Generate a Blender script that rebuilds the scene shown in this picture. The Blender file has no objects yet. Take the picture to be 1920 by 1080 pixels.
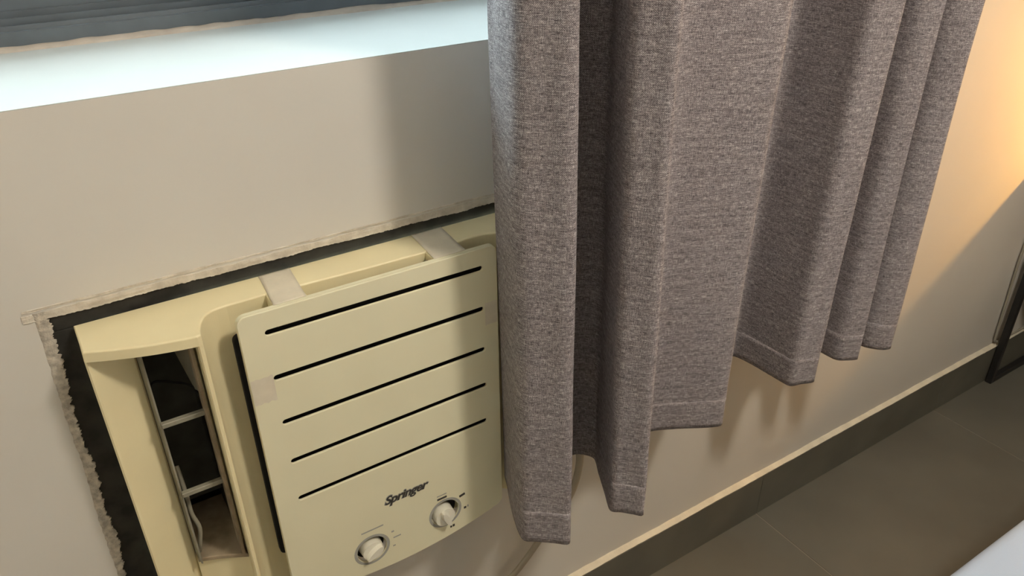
import bpy, bmesh, math, random
from mathutils import Vector, Matrix, noise
random.seed(7)
S = bpy.context.scene
COL = S.collection

# ------------------------------------------------------------------ camera
CAM_H = 1.4685
cam_d = bpy.data.cameras.new('camera')
cam_d.sensor_width = 36.0
cam_d.lens = 1460.35 / 1920 * 36.0
cam_d.clip_start = 0.02
cam = bpy.data.objects.new('camera', cam_d)
COL.objects.link(cam)
R = ((0.84391509, 0.01151903, -0.53635308),
     (-0.2741585, 0.86862171, -0.41271472),
     (0.46113386, 0.49534194, 0.73620101))
right = Vector((R[0][0], R[0][2], -R[0][1]))
down = Vector((R[1][0], R[1][2], -R[1][1]))
fwd = Vector((R[2][0], R[2][2], -R[2][1]))
m = Matrix((right, -down, -fwd)).transposed().to_4x4()
m.translation = Vector((0, -0.88, CAM_H))
cam.matrix_world = m
S.camera = cam

# ------------------------------------------------------------------ world: pale overcast daylight
W = bpy.data.worlds.new('sky'); S.world = W
W.use_nodes = True
bgn = W.node_tree.nodes['Background']
bgn.inputs[0].default_value = (0.80, 0.93, 1.0, 1)
bgn.inputs[1].default_value = 11.0

S.view_settings.view_transform = 'Standard'
S.view_settings.look = 'None'
S.view_settings.exposure = 0.0
S.view_settings.gamma = 1.0
S.view_settings.use_curve_mapping = False
CEILING_LAMP = 138.0      # emission of the ceiling lamp diffuser
DESK_LAMP = 780.0        # emission of the desk lamp bulb

# ------------------------------------------------------------------ materials
def mat(name, col, rough=0.5, spec=0.5, metal=0.0, var=0.0, vscale=8.0, bump=0.0, bscale=200.0, col2=None, detail=3.0):
    M = bpy.data.materials.new(name); M.use_nodes = True
    nt = M.node_tree; b = nt.nodes['Principled BSDF']
    b.inputs['Base Color'].default_value = (*col, 1)
    b.inputs['Roughness'].default_value = rough
    b.inputs['Specular IOR Level'].default_value = spec
    b.inputs['Metallic'].default_value = metal
    if var > 0 or col2 or bump > 0:
        tc = nt.nodes.new('ShaderNodeTexCoord')
    if var > 0 or col2:
        n = nt.nodes.new('ShaderNodeTexNoise'); n.inputs['Scale'].default_value = vscale; n.inputs['Detail'].default_value = detail
        nt.links.new(tc.outputs['Object'], n.inputs['Vector'])
        r = nt.nodes.new('ShaderNodeValToRGB')
        c2 = col2 if col2 else tuple(c * (1 - var) for c in col)
        r.color_ramp.elements[0].position = 0.35; r.color_ramp.elements[0].color = (*c2, 1)
        r.color_ramp.elements[1].position = 0.65; r.color_ramp.elements[1].color = (*col, 1)
        nt.links.new(n.outputs['Fac'], r.inputs['Fac']); nt.links.new(r.outputs['Color'], b.inputs['Base Color'])
    if bump > 0:
        n2 = nt.nodes.new('ShaderNodeTexNoise'); n2.inputs['Scale'].default_value = bscale; n2.inputs['Detail'].default_value = 4
        nt.links.new(tc.outputs['Object'], n2.inputs['Vector'])
        bp = nt.nodes.new('ShaderNodeBump'); bp.inputs['Strength'].default_value = bump; bp.inputs['Distance'].default_value = 0.002
        nt.links.new(n2.outputs['Fac'], bp.inputs['Height']); nt.links.new(bp.outputs['Normal'], b.inputs['Normal'])
    return M

def emit(name, col, strength):
    M = bpy.data.materials.new(name); M.use_nodes = True
    nt = M.node_tree; b = nt.nodes['Principled BSDF']
    b.inputs['Base Color'].default_value = (*col, 1)
    b.inputs['Emission Color'].default_value = (*col, 1)
    b.inputs['Emission Strength'].default_value = strength
    return M

def glass_mat():
    M = bpy.data.materials.new('window_glass'); M.use_nodes = True
    nt = M.node_tree; nt.nodes.clear()
    o = nt.nodes.new('ShaderNodeOutputMaterial'); mx = nt.nodes.new('ShaderNodeMixShader')
    t = nt.nodes.new('ShaderNodeBsdfTransparent'); g = nt.nodes.new('ShaderNodeBsdfGlossy'); f = nt.nodes.new('ShaderNodeFresnel')
    t.inputs[0].default_value = (0.93, 0.97, 0.96, 1); g.inputs['Roughness'].default_value = 0.02; f.inputs[0].default_value = 1.45
    nt.links.new(f.outputs[0], mx.inputs[0]); nt.links.new(t.outputs[0], mx.inputs[1]); nt.links.new(g.outputs[0], mx.inputs[2])
    nt.links.new(mx.outputs[0], o.inputs[0])
    return M

def weave_mat():
    """melange linen: horizontal slubs and vertical threads of two greys, on the cloth's own UV (metres)"""
    M = bpy.data.materials.new('linen_weave'); M.use_nodes = True
    nt = M.node_tree; L = nt.links; b = nt.nodes['Principled BSDF']
    uv = nt.nodes.new('ShaderNodeUVMap'); uv.uv_map = 'cloth'
    def nz(sx, sy, det=2.0):
        mp = nt.nodes.new('ShaderNodeMapping'); mp.inputs['Scale'].default_value = (sx, sy, 1)
        n = nt.nodes.new('ShaderNodeTexNoise'); n.inputs['Scale'].default_value = 1.0; n.inputs['Detail'].default_value = det
        L.new(uv.outputs[0], mp.inputs[0]); L.new(mp.outputs[0], n.inputs['Vector']); return n.outputs['Fac']
    def op(o, a, c):
        x = nt.nodes.new('ShaderNodeMath'); x.operation = o
        for i, v in enumerate((a, c)):
            if isinstance(v, (int, float)): x.inputs[i].default_value = v
            else: L.new(v, x.inputs[i])
        return x.outputs[0]
    weft = nz(120, 850); warp = nz(900, 110); speck = nz(750, 750, 1.0); slub = nz(22, 200); blot = nz(7, 5)
    v = op('ADD', op('MULTIPLY', weft, 0.32), op('MULTIPLY', warp, 0.24))
    v = op('ADD', v, op('MULTIPLY', speck, 0.26)); v = op('ADD', v, op('MULTIPLY', slub, 0.14))
    sx = nt.nodes.new('ShaderNodeSeparateXYZ'); L.new(uv.outputs[0], sx.inputs[0])
    wv = op('MULTIPLY', op('SINE', op('MULTIPLY', sx.outputs[0], 2 * math.pi / 0.0023), 0), op('SINE', op('MULTIPLY', sx.outputs[1], 2 * math.pi / 0.0023), 0))
    v = op('ADD', v, op('MULTIPLY', wv, 0.05))
    r = nt.nodes.new('ShaderNodeValToRGB')
    e = r.color_ramp.elements
    e[0].position = 0.34; e[0].color = (0.040, 0.035, 0.044, 1)
    e[1].position = 0.66; e[1].color = (0.80, 0.745, 0.76, 1)
    x = e.new(0.50); x.color = (0.276, 0.249, 0.263, 1)
    L.new(v, r.inputs[0])
    hs = nt.nodes.new('ShaderNodeHueSaturation'); L.new(r.outputs[0], hs.inputs['Color'])
    L.new(op('ADD', op('MULTIPLY', blot, 0.2), 0.9), hs.inputs['Value'])
    L.new(hs.outputs[0], b.inputs['Base Color'])
    b.inputs['Roughness'].default_value = 0.95; b.inputs['Specular IOR Level'].default_value = 0.1
    b.inputs['Sheen Weight'].default_value = 0.05
    bp = nt.nodes.new('ShaderNodeBump'); bp.inputs['Strength'].default_value = 0.6; bp.inputs['Distance'].default_value = 0.0012
    L.new(v, bp.inputs['Height']); L.new(bp.outputs[0], b.inputs['Normal'])
    return M

M = {}
M['wall'] = mat('wall_paint', (0.66, 0.638, 0.595), 0.75, 0.25, var=0.04, vscale=3, bump=0.05, bscale=90)
M['ceiling'] = mat('ceiling_paint', (0.78, 0.76, 0.72), 0.9, 0.2, var=0.02)
M['sill'] = mat('sill_paint', (0.54, 0.55, 0.53), 0.6, 0.3, var=0.03, vscale=9, bump=0.04, bscale=60)
M['plaster'] = mat('raw_plaster', (0.68, 0.63, 0.55), 0.95, 0.1, col2=(0.50, 0.455, 0.39), vscale=60, bump=0.4, bscale=350)
M['rubble'] = mat('crumbled_plaster', (0.64, 0.59, 0.51), 0.95, 0.1, col2=(0.36, 0.33, 0.29), vscale=120, bump=0.8, bscale=500, detail=5)
M['fillet'] = mat('skirting_fillet', (0.80, 0.75, 0.62), 0.9, 0.1, var=0.15, vscale=25, bump=0.3, bscale=160)
M['sealant'] = mat('sealant', (0.56, 0.49, 0.42), 0.8, 0.2, var=0.2, vscale=30, bump=0.3, bscale=120)
M['alu'] = mat('dark_aluminium', (0.125, 0.150, 0.175), 0.42, 0.5, var=0.15, vscale=20)
M['glass'] = glass_mat()
M['tile'] = mat('floor_tile', (0.150, 0.147, 0.124), 0.48, 0.4, var=0.16, vscale=5, bump=0.03, bscale=120)
M['skirt'] = mat('skirting_tile', (0.140, 0.137, 0.113), 0.5, 0.4, var=0.18, vscale=9, bump=0.03, bscale=120)
M['grout'] = mat('grout', (0.30, 0.28, 0.24), 0.95, 0.1)
M['board'] = mat('black_board', (0.020, 0.019, 0.018), 0.8, 0.2, col2=(0.040, 0.038, 0.034), vscale=35, bump=0.3, bscale=90)
M['plastic'] = mat('yellowed_plastic', (0.84, 0.75, 0.48), 0.42, 0.4, var=0.05, vscale=14)
M['panel'] = mat('panel_plastic', (0.79, 0.755, 0.555), 0.45, 0.4, var=0.04, vscale=10)
M['dusty'] = mat('dusty_plastic', (0.36, 0.29, 0.20), 0.8, 0.2, var=0.35, vscale=40)
M['dark'] = mat('outlet_dark', (0.055, 0.056, 0.052), 0.8, 0.2, var=0.4, vscale=30)
M['filter'] = mat('black_foam', (0.012, 0.012, 0.014), 0.8, 0.2, var=0.3, vscale=150)
M['vane'] = mat('grey_vane', (0.31, 0.295, 0.23), 0.5, 0.4, var=0.3, vscale=30)
M['tape'] = mat('clear_tape', (0.74, 0.68, 0.55), 0.3, 0.5, var=0.10, vscale=45, bump=0.15, bscale=160)
M['ink'] = mat('dark_print', (0.05, 0.048, 0.045), 0.6)
M['inkgrey'] = mat('grey_print', (0.36, 0.36, 0.33), 0.6)
M['knob'] = mat('knob_white', (0.78, 0.76, 0.66), 0.3, 0.5)
M['weave'] = weave_mat()
M['steel'] = mat('black_steel', (0.018, 0.018, 0.019), 0.45, 0.5, var=0.2, vscale=60)
M['wood'] = mat('table_wood', (0.34, 0.19, 0.09), 0.5, 0.4, col2=(0.22, 0.115, 0.055), vscale=14)
M['sheet'] = mat('daylight_tinted_sheet', (0.47, 0.60, 0.82), 0.9, 0.2, var=0.03, vscale=6, bump=0.1, bscale=500)  # white sheet with the blue of the window daylight put into its colour
M['bedbase'] = mat('bed_base_fabric', (0.16, 0.14, 0.13), 0.9, 0.2, var=0.2, vscale=50)
M['cord'] = mat('cord_beige', (0.40, 0.36, 0.29), 0.55, 0.4, var=0.08, vscale=40)
M['cordgrey'] = mat('cord_grey', (0.34, 0.32, 0.27), 0.5, 0.4)
M['chrome'] = mat('brushed_metal', (0.55, 0.52, 0.48), 0.35, 0.5, metal=1.0)

# ------------------------------------------------------------------ helpers
def obj(name, me, material=None, parent=None, smooth=False):
    if isinstance(me, bmesh.types.BMesh):
        bm = me; me = bpy.data.meshes.new(name); bm.normal_update(); bm.to_mesh(me); bm.free()
    o = bpy.data.objects.new(name, me); COL.objects.link(o)
    if material: 
        me.materials.clear(); me.materials.append(material)
    if smooth:
        for p in me.polygons: p.use_smooth = True
    if parent:
        o.parent = parent; o.matrix_parent_inverse = parent.matrix_world.inverted()
    return o

def empty(name, loc, label, cat):
    o = bpy.data.objects.new(name, None); COL.objects.link(o); o.location = loc
    o.matrix_world = Matrix.Translation(loc)
    o['label'] = label; o['category'] = cat
    return o

def tag(o, label=None, cat=None, kind=None, group=None):
    if label: o['label'] = label
    if cat: o['category'] = cat
    if kind: o['kind'] = kind
    if group: o['group'] = group
    return o

def box(bm, x0, x1, y0, y1, z0, z1, bev=0.0, seg=2):
    vs = [bm.verts.new(p) for p in ((x0,y0,z0),(x1,y0,z0),(x1,y1,z0),(x0,y1,z0),(x0,y0,z1),(x1,y0,z1),(x1,y1,z1),(x0,y1,z1))]
    fs = [bm.faces.new([vs[i] for i in f]) for f in ((0,3,2,1),(4,5,6,7),(0,1,5,4),(1,2,6,5),(2,3,7,6),(3,0,4,7))]
    if bev > 0:
        es = list({e for f in fs for e in f.edges})
        bmesh.ops.bevel(bm, geom=es, offset=bev, segments=seg, profile=0.5, affect='EDGES')
    return bm

def boxm(x0, x1, y0, y1, z0, z1, bev=0.0, seg=2):
    return box(bmesh.new(), x0, x1, y0, y1, z0, z1, bev, seg)

def prism(bm, pts, z0, z1, bev=0.0, seg=2, only_top=False):
    """extrude an (x,y) outline between z0 and z1"""
    lo = [bm.verts.new((x, y, z0)) for x, y in pts]; hi = [bm.verts.new((x, y, z1)) for x, y in pts]
    n = len(pts)
    bm.faces.new(lo[::-1]); top = bm.faces.new(hi)
    for i in range(n):
        bm.faces.new((lo[i], lo[(i+1) % n], hi[(i+1) % n], hi[i]))
    bmesh.ops.recalc_face_normals(bm, faces=bm.faces[:])
    if bev > 0:
        es = [e for e in bm.edges if all(abs(v.co.z - z1) < 1e-7 for v in e.verts) or (not only_top and all(abs(v.co.z - z0) < 1e-7 for v in e.verts))]
        bmesh.ops.bevel(bm, geom=es, offset=bev, segments=seg, profile=0.5, affect='EDGES')
    return bm

def catmull(P, n=8, k=0.5):
    P = [Vector(p) for p in P]; out = []
    Q = [P[0] * 2 - P[1]] + P + [P[-1] * 2 - P[-2]]
    for i in range(1, len(Q) - 2):
        a, b, c, d = Q[i-1:i+3]
        for j in range(n):
            t = j / n; m0 = (c - a) * k; m1 = (d - b) * k
            out.append(b*(2*t**3-3*t*t+1) + m0*(t**3-2*t*t+t) + c*(-2*t**3+3*t*t) + m1*(t**3-t*t))
    out.append(P[-1]); return out

def tube(pts, r, sides=10, flat=1.0, bm=None):
    bm = bm or bmesh.new(); rings = []
    up = Vector((0.13, 0.97, 0.2)).normalized()
    for i, p in enumerate(pts):
        t = (pts[min(i+1, len(pts)-1)] - pts[max(i-1, 0)]).normalized()
        a = t.cross(up).normalized(); b = a.cross(t).normalized()
        rings.append([bm.verts.new(p + a * (r * math.cos(2*math.pi*k/sides)) + b * (r * flat * math.sin(2*math.pi*k/sides))) for k in range(sides)])
    for i in range(len(rings)-1):
        for k in range(sides):
            bm.faces.new((rings[i][k], rings[i][(k+1) % sides], rings[i+1][(k+1) % sides], rings[i+1][k]))
    bm.faces.new(rings[0][::-1]); bm.faces.new(rings[-1])
    bmesh.ops.recalc_face_normals(bm, faces=bm.faces[:])
    return bm

def cyl(bm, c, r0, r1, axis, h, sides=32, bev=0.0):
    """truncated cone from c along axis"""
    axis = Vector(axis).normalized(); c = Vector(c)
    a = axis.orthogonal().normalized(); b = axis.cross(a)
    lo = [bm.verts.new(c + a*(r0*math.cos(2*math.pi*k/sides)) + b*(r0*math.sin(2*math.pi*k/sides))) for k in range(sides)]
    hi = [bm.verts.new(c + axis*h + a*(r1*math.cos(2*math.pi*k/sides)) + b*(r1*math.sin(2*math.pi*k/sides))) for k in range(sides)]
    f0 = bm.faces.new(lo[::-1]); f1 = bm.faces.new(hi)
    for k in range(sides): bm.faces.new((lo[k], lo[(k+1) % sides], hi[(k+1) % sides], hi[k]))
    if bev > 0: bmesh.ops.bevel(bm, geom=list(f1.edges), offset=bev, segments=3, profile=0.5, affect='EDGES')
    bmesh.ops.recalc_face_normals(bm, faces=bm.faces[:])
    return bm

def curve_plate(name, outlines, depth, bevel, y_mid):
    """filled plate with holes: outlines in (x,z), thickness along y"""
    cu = bpy.data.curves.new(name, 'CURVE'); cu.dimensions = '2D'; cu.fill_mode = 'BOTH'
    cu.extrude = depth / 2 - bevel; cu.bevel_depth = bevel; cu.bevel_resolution = 2; cu.offset = -bevel
    for pts in outlines:
        sp = cu.splines.new('POLY'); sp.points.add(len(pts) - 1); sp.use_cyclic_u = True
        for p, (x, z) in zip(sp.points, pts): p.co = (x, z, 0, 1)
    o = bpy.data.objects.new(name + '_tmp', cu); COL.objects.link(o)
    dg = bpy.context.evaluated_depsgraph_get()
    me = bpy.data.meshes.new_from_object(o.evaluated_get(dg))
    bpy.data.objects.remove(o); bpy.data.curves.remove(cu)
    me.transform(Matrix.Translation((0, y_mid, 0)) @ Matrix.Rotation(math.pi / 2, 4, 'X'))
    me.name = name
    return me

def text_mesh(s, size, shear=0.0, offset=0.0, extrude=0.0002, spacing=1.0):
    cu = bpy.data.curves.new('lettering', 'FONT'); cu.body = s; cu.size = size; cu.shear = shear; cu.offset = offset
    cu.extrude = extrude; cu.align_x = 'CENTER'; cu.align_y = 'CENTER'; cu.space_character = spacing
    o = bpy.data.objects.new('lettering_tmp', cu); COL.objects.link(o)
    dg = bpy.context.evaluated_depsgraph_get()
    me = bpy.data.meshes.new_from_object(o.evaluated_get(dg))
    bpy.data.objects.remove(o); bpy.data.curves.remove(cu)
    return me

def ribbon(path, n, w_in, w_out, h, normal_in, seed, jag=1.0):
    """crumbled strip lying on the wall along a straight path; normal_in points to the opening"""
    a, b = Vector(path[0]), Vector(path[1]); ni = Vector(normal_in); bm = bmesh.new(); rows = []
    for i in range(n + 1):
        t = i / n; p = a.lerp(b, t); s = t * (b - a).length
        q = lambda f, k: noise.noise(Vector((s * f, seed * 3.7 + k, 0.3)))
        wi = w_in * (1 + jag * (0.85 * q(13, 0) + 0.40 * q(110, 1) + 0.30 * q(420, 7) + 0.25 * q(900, 9)))
        wo = w_out * (1 + jag * (0.35 * q(18, 2) + 0.2 * q(150, 3)))
        h1 = h * (0.8 + 0.6 * q(40, 4) + 0.3 * q(200, 8)); h2 = h * (0.55 + 0.7 * q(50, 5)); h3 = h * (0.7 + 0.6 * q(70, 6))
        y = Vector((0, -1, 0))
        rows.append([bm.verts.new(v) for v in (p + ni*wi + y*(-0.002), p + ni*wi*0.92 + y*max(0.0006, h1), p + ni*wi*0.3 + y*max(0.0006, h2),
                                               p - ni*wo*0.35 + y*max(0.0006, h3), p - ni*wo*0.8 + y*max(0.0004, h2*0.6), p - ni*wo + y*(-0.001))])
    for i in range(n):
        for k in range(5): bm.faces.new((rows[i][k], rows[i][k+1], rows[i+1][k+1], rows[i+1][k]))
    bmesh.ops.recalc_face_normals(bm, faces=bm.faces[:])
    return bm

# ------------------------------------------------------------------ the room
FZ = 0.017                       # floor level
XL, XR, YF, ZC = -0.85, 3.1, -3.4, 2.65
SILL = 1.2517
WT = 0.36                        # thickness of the window wall
WX0, WX1, WZ1 = -0.80, 1.22, 2.28
HX0, HX1, HZ0, HZ1 = -0.080, 0.605, 0.50, 1.027   # hole for the air conditioner

def quad_xz(bm, pts, y0, y1):
    a = [bm.verts.new((x, y0, z)) for x, z in pts]; b = [bm.verts.new((x, y1, z)) for x, z in pts]
    bm.faces.new(a); bm.faces.new(b[::-1])
    for k in range(len(pts)): bm.faces.new((a[k], b[k], b[(k+1) % len(pts)], a[(k+1) % len(pts)]))
bm = bmesh.new()
ST = SILL - 0.0012
hole = lambda z: -0.052 - 0.030 * (HZ1 - z)          # the hole's left edge leans
for q in (((XL, 0), (WX0, 0), (WX0, ZC), (XL, ZC)), ((WX1, 0), (XR, 0), (XR, ZC), (WX1, ZC)), ((WX0, WZ1), (WX1, WZ1), (WX1, ZC), (WX0, ZC)),
          ((WX0, HZ1), (WX1, HZ1), (WX1, ST), (WX0, ST)), ((WX0, 0), (hole(0), 0), (hole(HZ1), HZ1), (WX0, HZ1)),
          ((HX1, 0), (WX1, 0), (WX1, HZ1), (HX1, HZ1)), ((hole(0), 0), (HX1, 0), (HX1, HZ0), (hole(HZ0), HZ0))):
    quad_xz(bm, q, 0, WT)
bmesh.ops.recalc_face_normals(bm, faces=bm.faces[:])
wall = tag(obj('wall_back', bm, M['wall']), 'off-white painted window wall behind the curtain', kind='structure')
ws = obj('window_sill', boxm(WX0, WX1, 0.0006, WT, SILL - 0.0012, SILL), M['sill'], wall)
# raw plaster round the hole of the air conditioner
pl = [(((-0.068, 0, 1.029), (0.63, 0, 1.029)), 520, 0.003, 0.0075, 0.0012, (0, 0, -1)),
      (((-0.053, 0, 1.036), (-0.069, 0, 0.48)), 900, 0.0062, 0.0048, 0.0013, (1, 0, 0)),
      (((0.612, 0, 1.036), (0.612, 0, 0.48)), 120, 0.004, 0.008, 0.003, (-1, 0, 0))]
obj('paint_ridge', ribbon(((-0.066, 0, 1.0400), (0.63, 0, 1.0385)), 400, 0.0014, 0.0014, 0.0012, (0, 0, -1), 9, 0.9), M['plaster'], wall)
for i, (p, n, wi, wo, h, ni) in enumerate(pl):
    obj('plaster_edge', ribbon(p, n, wi, wo, h, ni, i + 1, 1.25 if i else 0.8), M['rubble' if i else 'plaster'], wall)

tag(obj('wall_right', boxm(XR, XR + 0.12, YF, WT, 0, ZC), M['wall']), 'painted end wall beyond the desk', kind='structure')
tag(obj('wall_left', boxm(XL - 0.12, XL, YF, WT, 0, ZC), M['wall']), 'painted end wall on the air conditioner side', kind='structure')  # unseen wall, set close so its bounce brightens the curtain's first fold
tag(obj('wall_front', boxm(XL - 0.12, XR + 0.12, YF - 0.12, YF, 0, ZC), M['wall']), 'painted wall opposite the window', kind='structure')
tag(obj('ceiling', boxm(XL - 0.12, XR + 0.12, YF - 0.12, WT, ZC, ZC + 0.1), M['ceiling']), 'white ceiling above the room', kind='structure')

# floor: grout bed with separate tiles
floor = tag(obj('floor', boxm(XL, XR, YF, 0, FZ - 0.05, FZ - 0.0012), M['grout']), 'dark grey-brown tiled floor', kind='structure')
P = 0.741; X0 = 1.250; JT = 0.0011
me_cache = {}
def tile_at(x0, x1, y0, y1):
    w, d = round(x1 - x0, 4), round(y1 - y0, 4)
    if (w, d) not in me_cache:
        b = boxm(-w/2, w/2, -d/2, d/2, -0.009, 0, 0.0006, 1)
        me = bpy.data.meshes.new('tile'); b.to_mesh(me); b.free(); me.materials.append(M['tile']); me_cache[(w, d)] = me
    o = bpy.data.objects.new('tile', me_cache[(w, d)]); COL.objects.link(o)
    o.location = ((x0+x1)/2, (y0+y1)/2, FZ); o.parent = floor
k0 = math.floor((XL - X0) / P)
xs = [max(XL, X0 + P*k) for k in range(k0, 20) if X0 + P*k < XR] + [XR]
xs = sorted(set(xs)); ys = [0.0]
while ys[-1] > YF: ys.append(max(YF, ys[-1] - P))
for i in range(len(xs)-1):
    for j in range(len(ys)-1):
        if xs[i+1]-xs[i] > 0.01: tile_at(xs[i]+JT, xs[i+1]-JT, ys[j+1]+JT, ys[j]-JT)

# skirting of cut tiles, with an uneven cream fillet along its top
SK = 0.1435
bb = tag(obj('baseboard_back', boxm(XL, XR, -0.004, -0.0003, FZ, SK - 0.001), M['grout']), 'dark grey tile skirting under the window wall', kind='structure')
for i in range(len(xs)-1):
    obj('skirting_tile', boxm(xs[i]+0.0008, xs[i+1]-0.0008, -0.013, -0.004, FZ, SK, 0.0008, 1), M['skirt'], bb)
bm = bmesh.new(); rows = []; n = 700
for i in range(n + 1):
    x = XL + (XR - XL) * i / n
    q = lambda f, k: noise.noise(Vector((x * f, k, 0.7)))
    d = 0.0118 + 0.0012 * q(9, 1) + 0.0007 * q(60, 2); hh = 0.0075 + 0.0025 * q(7, 3) + 0.0015 * q(45, 4)
    rows.append([bm.verts.new(v) for v in ((x, 0.001, SK + max(0.001, hh)), (x, -0.002, SK + max(0.0008, hh*0.8)), (x, -d, SK + 0.0006), (x, -d, SK - 0.0005))])
for i in range(n):
    for k in range(3): bm.faces.new((rows[i][k], rows[i][k+1], rows[i+1][k+1], rows[i+1][k]))
bmesh.ops.recalc_face_normals(bm, faces=bm.faces[:])
obj('plaster_fillet', bm, M['fillet'], bb)

# window: dark aluminium slider
win = tag(obj('window_1', boxm(WX0, WX1, 0.335, 0.36, SILL, SILL + 0.006), M['alu']), 'dark grey aluminium sliding window above the sill', kind='structure')
prof = [(0.290, SILL), (0.290, SILL+0.0215), (0.298, SILL+0.0215), (0.299, SILL+0.027), (0.303, SILL+0.027), (0.303, SILL+0.020), (0.312, SILL+0.020),
        (0.312, SILL+0.034), (0.3155, SILL+0.034), (0.3155, SILL+0.022), (0.330, SILL+0.022), (0.330, SILL+0.040), (0.3335, SILL+0.040), (0.3335, SILL+0.024),
        (0.36, SILL+0.024), (0.36, SILL)]
bm = bmesh.new()
a = [bm.verts.new((WX0, y, z)) for y, z in prof]; b = [bm.verts.new((WX1, y, z)) for y, z in prof]
for i in range(len(prof)): bm.faces.new((a[i], a[(i+1) % len(prof)], b[(i+1) % len(prof)], b[i]))
bm.faces.new(a); bm.faces.new(b[::-1]); bmesh.ops.recalc_face_normals(bm, faces=bm.faces[:])
obj('sliding_track', bm, M['alu'], win)
for nm, x0, x1, z0, z1 in (('jamb', WX0, WX0+0.03, SILL, WZ1), ('jamb', WX1-0.03, WX1, SILL, WZ1), ('head_rail', WX0, WX1, WZ1-0.03, WZ1)):
    obj(nm, boxm(x0, x1, 0.29, 0.36, z0, z1, 0.002, 1), M['alu'], win)
xm = -0.28
for x0, x1, y0 in ((WX0+0.03, xm+0.03, 0.317), (xm-0.03, WX1-0.03, 0.336)):
    sash = bmesh.new()
    z0, z1 = SILL+0.026, WZ1-0.03
    box(sash, x0, x1, y0, y0+0.012, z0, z0+0.05, 0.0015, 1); box(sash, x0, x1, y0, y0+0.012, z1-0.05, z1, 0.0015, 1)
    box(sash, x0, x0+0.045, y0, y0+0.012, z0+0.05, z1-0.05); box(sash, x1-0.045, x1, y0, y0+0.012, z0+0.05, z1-0.05)
    so = obj('sash', sash, M['alu'], win)
    obj('pane', boxm(x0+0.04, x1-0.04, y0+0.004, y0+0.008, z0+0.045, z1-0.045), M['glass'], so)
# uneven sealant bead along the foot of the frame
bm = bmesh.new(); rows = []; n = 400
for i in range(n + 1):
    x = WX0 + (WX1 - WX0) * i / n
    q = lambda f, k: noise.noise(Vector((x * f, k, 1.7)))
    d = 0.014 + 0.004 * q(6, 1) + 0.0025 * q(28, 2); hh = 0.0055 + 0.002 * q(8, 3) + 0.0015 * q(50, 4)
    rows.append([bm.verts.new(v) for v in ((x, 0.2905, SILL + hh), (x, 0.290 - d*0.35, SILL + hh*0.85), (x, 0.290 - d*0.75, SILL + hh*0.45), (x, 0.290 - d, SILL - 0.0005))])
for i in range(n):
    for k in range(3): bm.faces.new((rows[i][k], rows[i][k+1], rows[i+1][k+1], rows[i+1][k]))
bmesh.ops.recalc_face_normals(bm, faces=bm.faces[:])
obj('sealant_bead', bm, M['sealant'], win)

# ------------------------------------------------------------------ air conditioner
AZ = 1.0116                      # level of its top
AB = 0.545                       # underside of the shell
PY = -0.0917                     # front face of the floating panel
# black board that closes the hole round it
fr = empty('mounting_frame', (0.28, 0.0, 0.50), 'black painted board frame set in the wall around the air conditioner', 'frame')
obj('top_board', boxm(HX0, HX1, 0.0012, 0.05, AZ - 0.004, HZ1, 0.001, 1), M['board'], fr)
obj('side_board', boxm(HX0, -0.020, 0.0012, 0.05, HZ0, AZ - 0.004, 0.001, 1), M['board'], fr)
obj('side_board', boxm(0.58, HX1, 0.0012, 0.05, HZ0, AZ - 0.004, 0.001, 1), M['board'], fr)
obj('bottom_board', boxm(-0.020, 0.58, 0.0012, 0.05, HZ0, AB - 0.004, 0.001, 1), M['board'], fr)

ac = empty('air_conditioner', (0.28, -0.05, AB), 'yellowed cream window air conditioner set into the wall beside the curtain', 'air conditioner')
lobe = [(v.x, v.y) for v in catmull([(-0.0225, -0.067), (0.0, -0.077), (0.035, -0.090), (0.065, -0.098), (0.086, -0.1020)], 5)]
chan = [(v.x, v.y) for v in catmull([(0.0905, -0.100), (0.0925, -0.090), (0.0965, -0.076), (0.104, -0.063), (0.1155, -0.0555), (0.130, -0.0532)], 5)]
rest = [(0.160, -0.053), (0.177, -0.053), (0.30, -0.058), (0.382, -0.0595), (0.43, -0.056)] 
rlob = [(v.x, v.y) for v in catmull([(0.455, -0.0545), (0.475, -0.056), (0.492, -0.064), (0.503, -0.080), (0.506, -0.096)], 4)]
rend = [(0.54, -0.094), (0.578, -0.07), (0.580, -0.003)]
top = [(-0.024, -0.003)] + lobe + chan + rest + rlob + rend
obj('top_cover', prism(bmesh.new(), top, AZ - 0.013, AZ, 0.0022, 3, True), M['plastic'], ac)
shell = [(0.0845, -0.060), (0.0845, -0.099), (0.0862, -0.1012), (0.0885, -0.1012)] + chan + rest + rlob + rend + [(0.0845, -0.003)]
obj('front_shell', prism(bmesh.new(), shell, AB, AZ - 0.0128), M['plastic'], ac)
# left cheek: slants inwards from the outer edge to the outlet
cheek = [(-0.0235, -0.003), (-0.0235, -0.0625), (-0.0215, -0.0645), (-0.019, -0.0640), (0.004, -0.052), (0.0235, -0.041), (0.0255, -0.038), (0.0255, -0.003)]
obj('side_cheek', prism(bmesh.new(), cheek, AB, AZ - 0.0125), M['plastic'], ac)
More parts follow.
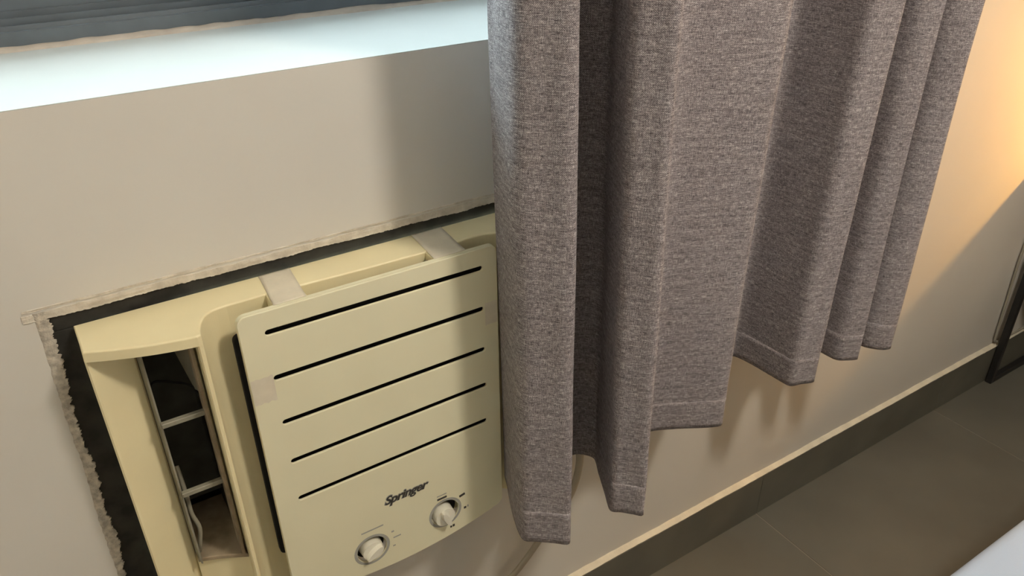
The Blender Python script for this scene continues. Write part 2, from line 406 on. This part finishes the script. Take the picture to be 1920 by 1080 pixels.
# outlet: apron below, tray, dark duct
bm = bmesh.new()
ap = [(0.0255, -0.003), (0.0255, -0.047), (0.050, -0.060), (0.0845, -0.078), (0.0845, -0.003)]
prism(bm, ap, AB, 0.652, 0.002, 2)
obj('outlet_apron', bm, M['plastic'], ac)
bm = bmesh.new()
prism(bm, [(0.026, 0.05), (0.026, -0.055), (0.050, -0.064), (0.084, -0.082), (0.084, 0.05)], 0.653, 0.660, 0.001, 1)
obj('outlet_tray', bm, M['dusty'], ac)
bm = bmesh.new()                 # duct: open box behind the outlet
for f in (((0.0256,-0.003,0.652),(0.0256,-0.003,AZ-0.013),(0.0256,0.16,AZ-0.013),(0.0256,0.16,0.652)),
          ((0.0844,-0.003,0.652),(0.0844,0.16,0.652),(0.0844,0.16,AZ-0.013),(0.0844,-0.003,AZ-0.013)),
          ((0.0256,0.16,0.652),(0.0844,0.16,0.652),(0.0844,0.16,AZ-0.013),(0.0256,0.16,AZ-0.013)),
          ((0.0256,-0.003,0.6525),(0.0844,-0.003,0.6525),(0.0844,0.16,0.6525),(0.0256,0.16,0.6525)),
          ((0.0256,-0.04,AZ-0.0135),(0.0844,-0.04,AZ-0.0135),(0.0844,0.16,AZ-0.0135),(0.0256,0.16,AZ-0.0135))):
    bm.faces.new([bm.verts.new(v) for v in f])
d = obj('outlet_duct', bm, M['dark'], ac)
sm = d.modifiers.new('thickness', 'SOLIDIFY'); sm.thickness = 0.002; sm.offset = 0
# black slab of foam filling the duct some way in
obj('duct_foam', boxm(0.026, 0.084, 0.012, 0.05, 0.70, AZ - 0.014, 0.004, 2), M['dark'], ac)
# rails and bars of the outlet
bm = bmesh.new()
vs = [(0.0258, -0.036), (0.0285, -0.062), (0.0305, -0.0625), (0.0300, -0.034)]
prism(bm, vs, 0.656, AZ - 0.014)
obj('vane', bm, M['vane'], ac)
obj('outlet_rail', boxm(0.0775, 0.0815, -0.082, -0.060, 0.660, AZ - 0.014, 0.0008, 1), M['dusty'], ac)
for z in (0.886, 0.778):
    obj('cross_bar', boxm(0.0295, 0.0785, -0.070, -0.063, z, z + 0.0065, 0.0008, 1), M['vane'], ac)
# pale deflector flap in the upper corner of the outlet
bm = bmesh.new()
fl = [(0.064, 0.000, 0.990), (0.0835, -0.05, 0.990), (0.0835, -0.05, 0.905), (0.079, -0.030, 0.900), (0.074, -0.015, 0.925), (0.068, -0.004, 0.955)]
f = bm.faces.new([bm.verts.new(v) for v in fl])
d = obj('deflector_flap', bm, M['vane'], ac)
sm = d.modifiers.new('thickness', 'SOLIDIFY'); sm.thickness = 0.002
obj('drain_tube', tube(catmull([(0.0345, -0.020, 0.79), (0.035, -0.040, 0.757), (0.0345, -0.046, 0.730), (0.0385, -0.050, 0.706), (0.034, -0.050, 0.680), (0.031, -0.045, 0.662)], 6), 0.0028, 8), M['vane'], ac, True)
obj('duct_cord', tube(catmull([(0.0275, -0.020, 0.905), (0.033, -0.026, 0.9215), (0.041, -0.028, 0.9245), (0.058, -0.028, 0.916), (0.0725, -0.029, 0.907), (0.0815, -0.029, 0.890), (0.083, -0.02, 0.86)], 6), 0.0016, 6), M['filter'], ac, True)

# floating front panel with five slots and two knob wells
def arc(cx, cz, r, a0, a1, n):
    return [(cx + r*math.cos(math.radians(a0+(a1-a0)*k/n)), cz + r*math.sin(math.radians(a0+(a1-a0)*k/n))) for k in range(n+1)]
px0, px1, pzt = 0.1300, 0.4705, AZ
out = arc(px0+0.011, pzt-0.011, 0.011, 90, 180, 8)
out += arc(px0+0.012, 0.548+0.012, 0.012, 180, 262, 6)
bot = [(px0 + 0.012 + (px1-px0-0.026)*t/14, 0.548 - 0.021*(1-(2*t/14-1)**2)) for t in range(1, 14)]
out += bot + arc(px1-0.014, 0.549+0.014, 0.014, -80, 0, 8) + arc(px1-0.010, pzt-0.010, 0.010, 0, 90, 8)
holes = []
SL = ((0.1586, 0.9833, 0.4485, 0.9826), (0.1583, 0.9195, 0.4480, 0.9200), (0.1583, 0.8523, 0.4482, 0.8541), (0.1590, 0.7888, 0.4485, 0.7925), (0.1591, 0.7250, 0.4472, 0.7281))
for xa, za, xb, zb in SL:
    h = 0.0038; a0 = math.degrees(math.atan2(zb-za, xb-xa))
    holes.append(arc(xa+h, za, h, 90+a0, 270+a0, 8) + arc(xb-h, zb, h, -90+a0, 90+a0, 8))
KN = ((0.2475, 0.5770), (0.3685, 0.5835))
KC = ((0.2480, 0.5760), (0.3655, 0.5805))
RW = 0.0228
for cx, cz in KN: holes.append(arc(cx, cz, RW, 0, 360*39/40, 39))
me = curve_plate('front_panel', [out] + holes, 0.0036, 0.0008, PY + 0.0018)
panel = obj('front_panel', me, M['panel'], ac)
cxm, czm = sum(p[0] for p in out)/len(out), sum(p[1] for p in out)/len(out)
inn = [(x + (0.0022 if x < cxm else -0.0022), z + (0.0022 if z < czm else -0.0022)) for x, z in out]
obj('panel_rim', curve_plate('panel_rim', [out, inn], 0.0054, 0.0, PY + 0.0063), M['panel'], panel)
for cx, cz in KN:
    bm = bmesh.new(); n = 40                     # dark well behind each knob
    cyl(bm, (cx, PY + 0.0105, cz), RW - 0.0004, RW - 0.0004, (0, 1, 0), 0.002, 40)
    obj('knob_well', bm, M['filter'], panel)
    bm = bmesh.new()
    r1, r2 = RW + 0.0006, RW + 0.0050
    A = arc(cx, cz, r1, 0, 360*39/40, 39); B = arc(cx, cz, r2, 0, 360*39/40, 39)
    va = [bm.verts.new((x, PY - 0.0003, z)) for x, z in A]; vb = [bm.verts.new((x, PY - 0.0003, z)) for x, z in B]
    for k in range(40): bm.faces.new((va[k], va[(k+1) % 40], vb[(k+1) % 40], vb[k]))
    bmesh.ops.recalc_face_normals(bm, faces=bm.faces[:])
    obj('knob_ring', bm, M['inkgrey'], panel)
for (cx, cz), ang, out_ in zip(KC, (36, 112), (0.0, 0.003)):
    bm = bmesh.new()
    cyl(bm, (cx, PY + 0.0100, cz), 0.0172, 0.0160, (0, -1, 0), 0.014 + out_, 40, 0.002)
    kb = obj('knob', bm, M['knob'], panel, False)
    bm = bmesh.new()
    g = 0.0158; b2 = 0.0062
    pts = arc(0, 0, 1, 0, 360*23/24, 23)
    lo = [(g*c, b2*s) for c, s in pts]; hi = [(g*0.94*c, b2*0.7*s) for c, s in pts]
    ca, sa = math.cos(math.radians(ang)), math.sin(math.radians(ang))
    V0 = [bm.verts.new((cx + x*ca - y*sa, PY - 0.0035 - out_, cz + x*sa + y*ca)) for x, y in lo]
    V1 = [bm.verts.new((cx + x*ca - y*sa, PY - 0.0110 - out_, cz + x*sa + y*ca)) for x, y in hi]
    for k in range(24): bm.faces.new((V0[k], V0[(k+1) % 24], V1[(k+1) % 24], V1[k]))
    bm.faces.new(V1); bmesh.ops.recalc_face_normals(bm, faces=bm.faces[:])
    obj('grip', bm, M['knob'], kb)
# printed marks round the knobs
def mark(cx, cz, w, h, ang, mm):
    bm = boxm(-w/2, w/2, -0.0002, 0.0002, -h/2, h/2)
    bm.transform(Matrix.Translation((cx, PY - 0.0002, cz)) @ Matrix.Rotation(-math.radians(ang), 4, 'Y'))
    obj('printed_mark', bm, mm, panel)
(ka, kz), (kb_, kz2) = KN
mark(ka + 0.004, kz + 0.038, 0.034, 0.0022, 0, M['inkgrey'])
mark(ka + 0.034, kz + 0.017, 0.004, 0.003, 0, M['inkgrey']); mark(ka + 0.040, kz + 0.004, 0.012, 0.0022, 0, M['inkgrey']); mark(ka + 0.034, kz - 0.012, 0.004, 0.002, 0, M['inkgrey'])
mark(kb_ - 0.004, kz2 + 0.038, 0.016, 0.0018, 0, M['inkgrey']); mark(kb_ - 0.004, kz2 + 0.0315, 0.016, 0.0035, 0, M['ink'])
mark(kb_ + 0.030, kz2 + 0.020, 0.010, 0.0042, 12, M['ink']); mark(kb_ + 0.034, kz2 - 0.008, 0.004, 0.004, 0, M['ink']); mark(kb_ + 0.039, kz2 - 0.007, 0.002, 0.004, 0, M['inkgrey'])
mark(kb_ + 0.008, kz2 - 0.0345, 0.003, 0.004, 0, M['ink']); mark(kb_ + 0.0125, kz2 - 0.0342, 0.0035, 0.0045, 0, M['ink'])
# the maker's name
for nm, off, mm, dy in (('logo_outline', 0.0014, M['inkgrey'], 0.0002), ('logo', 0.00045, M['ink'], 0.0007)):
    me = text_mesh('Springer', 0.0205, 0.35, off, 0.0001, 0.97)
    me.transform(Matrix.Translation((0.3075, PY - dy, 0.6560)) @ Matrix.Rotation(math.pi/2, 4, 'X') @ Matrix.Diagonal((1.0, 1.0, 1.0, 1.0)))
    obj(nm, me, mm, panel)
# black foam filter behind the panel
fx0, fx1, fz0, fz1 = 0.1245, 0.468, 0.632, 0.984
fo = arc(fx0+0.008, fz1-0.008, 0.008, 90, 180, 5) + arc(fx0+0.008, fz0+0.008, 0.008, 180, 270, 5) + arc(fx1-0.008, fz0+0.008, 0.008, 270, 360, 5) + arc(fx1-0.008, fz1-0.008, 0.008, 0, 90, 5)
obj('air_filter', curve_plate('air_filter', [fo], 0.0085, 0.0008, -0.0775), M['filter'], ac)
# two tabs that carry the panel, each taped over
for x0, x1 in ((0.1755, 0.2165), (0.3825, 0.4300)):
    obj('panel_tab', boxm(x0, x1, -0.0835, -0.050, AZ - 0.030, AZ - 0.0006, 0.0008, 1), M['plastic'], ac)
    bm = bmesh.new(); rows = []
    for i in range(25):
        y = -0.0048 - 0.0795 * i / 24
        row = []
        for k in range(9):
            x = x0 + 0.006*(1-i/24) + (x1 - x0 - 0.002) * k / 8
            row.append(bm.verts.new((x, y, AZ + 0.0007 + 0.0004 * noise.noise(Vector((x*90, y*90, 2.0))))))
        rows.append(row)
    for i in range(24):
        for k in range(8): bm.faces.new((rows[i][k], rows[i+1][k], rows[i+1][k+1], rows[i][k+1]))
    t = obj('tape_strip', bm, M['tape'], ac, True)
    sm = t.modifiers.new('thickness', 'SOLIDIFY'); sm.thickness = 0.0003
obj('rubber_stop', cyl(bmesh.new(), (0.3825, -0.066, AZ - 0.016), 0.0065, 0.0055, (-1, 0, 0), 0.006, 20, 0.001), M['filter'], ac)
# scraps of tape on the panel face
for x0, x1, z0, z1, sd in ((px0+0.0012, 0.158, 0.890, 0.926, 1), (0.4495, px1-0.0012, 0.893, 0.928, 2)):
    bm = bmesh.new(); rows = []
    for i in range(13):
        rows.append([bm.verts.new((x0+(x1-x0)*i/12, PY - 0.0004 - 0.0003*abs(noise.noise(Vector((i*.7, k*.8, sd)))), z0+(z1-z0)*k/12 + 0.002*noise.noise(Vector((i*.5, k, sd+5))))) for k in range(13)])
    for i in range(12):
        for k in range(12): bm.faces.new((rows[i][k], rows[i+1][k], rows[i+1][k+1], rows[i][k+1]))
    t = obj('tape_scrap', bm, M['tape'], panel, True)

# power cord hanging behind the curtain
pc = tag(obj('power_cord', tube(catmull([(0.600, -0.03, 0.585), (0.652, -0.028, 0.560), (0.672, -0.030, 0.510), (0.6690, -0.030, 0.457), (0.652, -0.030, 0.410), (0.620, -0.030, 0.370), (0.5838, -0.030, 0.335), (0.5539, -0.030, 0.3036), (0.524, -0.030, 0.279), (0.47, -0.026, 0.246), (0.36, -0.020, 0.215), (0.2, -0.016, 0.20), (0.0, -0.014, 0.21)], 8), 0.0080, 12, 0.6), M['cord'], None, True),
         'beige flat power cord hanging on the wall under the curtain hem', 'cord')

# ------------------------------------------------------------------ curtain
plan = [(0.494, -0.076), (0.4815, -0.0830), (0.4745, -0.102), (0.463, -0.130), (0.4530, -0.162), (0.4490, -0.1880), (0.463, -0.2000), (0.484, -0.2170),
        (0.4995, -0.2300), (0.509, -0.2190), (0.520, -0.190), (0.534, -0.158), (0.552, -0.125), (0.576, -0.108), (0.604, -0.1085), (0.6215, -0.1320), (0.606, -0.165),
        (0.586, -0.207), (0.5723, -0.2366), (0.583, -0.2475), (0.596, -0.2610), (0.6055, -0.2705), (0.614, -0.255), (0.640, -0.205), (0.680, -0.160), (0.7350, -0.131),
        (0.7805, -0.1500), (0.820, -0.172), (0.8515, -0.1855), (0.868, -0.172), (0.905, -0.115), (0.955, -0.065), (0.990, -0.053), (1.0250, -0.0488),
        (1.034, -0.085), (1.037, -0.135), (1.0395, -0.1744), (1.060, -0.182), (1.0850, -0.1905), (1.095, -0.180), (1.112, -0.145), (1.142, -0.112), (1.1740, -0.1150),
        (1.180, -0.1646), (1.196, -0.1785), (1.2160, -0.1880), (1.224, -0.170), (1.238, -0.132), (1.258, -0.134), (1.264, -0.170), (1.283, -0.194), (1.303, -0.1995),
        (1.314, -0.170), (1.327, -0.130)]
def sway(x, z):
    """the folds fan out a little towards the rod"""
    K = ((0.43, 0.0), (0.49, -0.010), (0.60, -0.013), (0.74, -0.002), (0.85, 0.009), (1.08, 0.015), (1.21, 0.0), (1.33, 0.0))
    t = min(1.2, max(0.0, (z - 0.66) / 0.52))
    for (xa, a), (xb, b) in zip(K, K[1:]):
        if x <= xb: return t * (a + (b - a) * max(0.0, (x - xa) / (xb - xa)))
    return 0.0
curve = catmull([(x, y, 0) for x, y in plan], 6, 0.40)
def resample(C, step):
    out = [C[0].copy()]; acc = 0.0
    for a, b in zip(C, C[1:]):
        L = (b - a).length; d = step - acc
        while d <= L: out.append(a.lerp(b, d / L)); d += step
        acc = L - (d - step)
    out.append(C[-1].copy()); return out
curve = resample(curve, 0.0035)
soft = [p.copy() for p in curve]
for it in range(150):                              # rounded folds for the height above the hem, without shrinking them
    for lam in (0.5, -0.504):
        new = [p.copy() for p in soft]
        for i in range(1, len(soft) - 1): new[i] = soft[i] + ((soft[i-1] + soft[i+1]) / 2 - soft[i]) * lam
        soft = new
us = [0.0]
for a, b in zip(curve, curve[1:]): us.append(us[-1] + (b - a).length)
HEM, CTOP = 0.600, 2.36
zs = [HEM + 0.008 * i for i in range(8)] + [HEM + 0.064 + (1.30 - HEM - 0.064) * i / 40 for i in range(1, 41)] + [1.30 + (CTOP - 1.30) * i / 24 for i in range(1, 25)]
def droop(p):
    # the bulging first fold sags a little lower than the rest
    return 0.034 * max(0.0, min(1.0, (-p.y - 0.08) / 0.09)) * max(0.0, min(1.0, (0.535 - p.x) / 0.02))
def cloth(zlist, push=0.0):
    bm = bmesh.new(); uvl = bm.loops.layers.uv.new('cloth'); grid = []
    for z_ in zlist:
        row = []
        for i, pc_ in enumerate(curve):
            w = max(0.0, min(1.0, (z_ - HEM - 0.03) / 0.22)); w = w * w * (3 - 2 * w); p = pc_.lerp(soft[i], w)
            t = (curve[min(i+1, len(curve)-1)] - curve[max(i-1, 0)]).normalized(); nrm = Vector((t.y, -t.x, 0))
            s = us[i]
            z = z_ - droop(p) * max(0.0, 1 - (z_ - HEM) / 0.5)
            amp = 0.0035 * min(1, max(0.0, z - HEM) * 4 + 0.25)
            dd = amp * noise.noise(Vector((s * 4.0, z * 2.3, 5.1))) + 0.0012 * noise.noise(Vector((s * 14, z * 7, 2.2)))
            dd *= min(1.0, s / 0.08)
            row.append(bm.verts.new(Vector((p.x + sway(p.x, z), p.y, z)) + nrm * (dd + push)))
        grid.append(row)
    for j in range(len(grid)-1):
        for i in range(len(curve)-1):
            f = bm.faces.new((grid[j][i], grid[j][i+1], grid[j+1][i+1], grid[j+1][i])); f.smooth = True
            for lp, (uu, vv) in zip(f.loops, ((us[i], zlist[j]), (us[i+1], zlist[j]), (us[i+1], zlist[j+1]), (us[i], zlist[j+1]))): lp[uvl].uv = (uu, vv)
    return bm
cur = obj('curtain', cloth(zs), M['weave'])
sm = cur.modifiers.new('thickness', 'SOLIDIFY'); sm.thickness = 0.0022; sm.offset = 0
tag(cur, 'heavy grey linen curtain hanging in deep folds to mid-wall', 'curtain')
hm = obj('hem', cloth([HEM - 0.0015] + [HEM + 0.008*i for i in range(1, 8)] ), M['weave'], cur)
sm = hm.modifiers.new('thickness', 'SOLIDIFY'); sm.thickness = 0.0024; sm.offset = 0

rod = empty('curtain_rod', (0.4, -0.15, CTOP), 'dark metal curtain rod above the window', 'curtain rod')
bm = bmesh.new(); cyl(bm, (-0.80, -0.15, CTOP + 0.034), 0.012, 0.012, (1, 0, 0), 2.4, 20); obj('pole', bm, M['steel'], rod, False)
for x in (-0.75, 1.5):
    bm = bmesh.new(); cyl(bm, (x, 0.0, CTOP + 0.034), 0.008, 0.008, (0, -1, 0), 0.15, 12); obj('bracket', bm, M['steel'], rod)

# ------------------------------------------------------------------ desk with a lamp, by the wall at the far end
dk = empty('desk', (2.6, -0.26, FZ), 'wooden desk on a black steel frame at the far end of the wall', 'desk')
DX0, DX1, DY0, DY1, DZ = 2.150, 3.08, -0.50, -0.008, 0.742
obj('desktop', boxm(DX0, DX1, DY0, DY1, DZ - 0.025, DZ, 0.002, 2), M['wood'], dk)
TT = 0.018; fx = 2.250
for y in (-0.0335, -0.46):
    obj('leg', boxm(fx, fx + TT, y, y + TT, FZ, DZ - 0.025, 0.0015, 1), M['steel'], dk)
    obj('leg', boxm(3.02, 3.02 + TT, y, y + TT, FZ, DZ - 0.025, 0.0015, 1), M['steel'], dk)
    obj('foot_bar', boxm(fx + TT, 3.02, y, y + TT, FZ, FZ + TT, 0.0015, 1), M['steel'], dk)
    obj('shelf_rail', boxm(fx + TT, 3.02, y, y + TT, 0.396, 0.396 + TT, 0.0015, 1), M['steel'], dk)
obj('shelf', boxm(fx - 0.004, 3.06, -0.47, -0.014, 0.4205, 0.442, 0.0015, 1), M['wood'], dk)

lp = empty('desk_lamp', (2.50, -0.26, DZ), 'small desk lamp with a warm bare bulb on the wooden desk', 'lamp')
bm = bmesh.new(); cyl(bm, (2.50, -0.26, DZ), 0.06, 0.055, (0, 0, 1), 0.016, 32, 0.004); obj('base', bm, M['steel'], lp)
bm = bmesh.new(); cyl(bm, (2.50, -0.26, DZ + 0.015), 0.008, 0.008, (0, 0, 1), 0.17, 16); obj('stem', bm, M['chrome'], lp)
bm = bmesh.new(); cyl(bm, (2.50, -0.26, DZ + 0.175), 0.016, 0.019, (0, 0, 1), 0.035, 20); obj('socket', bm, M['steel'], lp)
bm = bmesh.new(); bmesh.ops.create_uvsphere(bm, u_segments=20, v_segments=14, radius=0.034); bm.transform(Matrix.Translation((2.50, -0.26, DZ + 0.236)))
obj('bulb', bm, emit('warm_bulb', (1.0, 0.50, 0.105), DESK_LAMP), lp, True)

cc = tag(obj('lamp_cable', tube(catmull([(2.235, -0.006, 0.715), (2.228, -0.006, 0.56), (2.222, -0.006, 0.436), (2.232, -0.006, 0.30), (2.240, -0.006, 0.185), (2.246, -0.007, 0.164), (2.258, -0.007, 0.157), (2.30, -0.008, 0.156), (2.5, -0.008, 0.155), (3.0, -0.008, 0.155)], 6), 0.0036, 8), M['cordgrey'], None, True),
         'thin grey cable running down the wall beside the desk leg', 'cable')

# ------------------------------------------------------------------ bed
bed = empty('bed', (1.7, -1.3, FZ), 'low bed with a smooth white sheet in the near corner', 'bed')
BX0, BX1, BY0, BY1 = 0.66, 2.64, -1.98, -0.560
obj('bed_base', boxm(BX0 + 0.03, BX1 - 0.03, BY0 + 0.03, BY1 - 0.03, 0.10, 0.33, 0.01, 2), M['bedbase'], bed)
obj('mattress', boxm(BX0, BX1, BY0, BY1, 0.33, 0.55, 0.018, 4), M['sheet'], bed, True)
for x in (BX0 + 0.09, BX1 - 0.13):
    for y in (BY0 + 0.09, BY1 - 0.13):
        bm = bmesh.new(); cyl(bm, (x, y, FZ), 0.022, 0.03, (0, 0, 1), 0.085, 16); obj('leg', bm, M['steel'], bed)

# ------------------------------------------------------------------ ceiling lamp over the bed
cl = empty('ceiling_lamp', (0.92, -1.30, ZC), 'round ceiling lamp with a frosted warm white shade above the bed', 'ceiling lamp')
bm = bmesh.new(); cyl(bm, (0.92, -1.30, ZC), 0.145, 0.145, (0, 0, -1), 0.03, 48); obj('canopy', bm, M['steel'], cl)
bm = bmesh.new(); cyl(bm, (0.92, -1.30, ZC - 0.03), 0.135, 0.11, (0, 0, -1), 0.09, 48, 0.02)
obj('shade', bm, emit('frosted_shade', (1.0, 0.90, 0.75), CEILING_LAMP), cl, True)
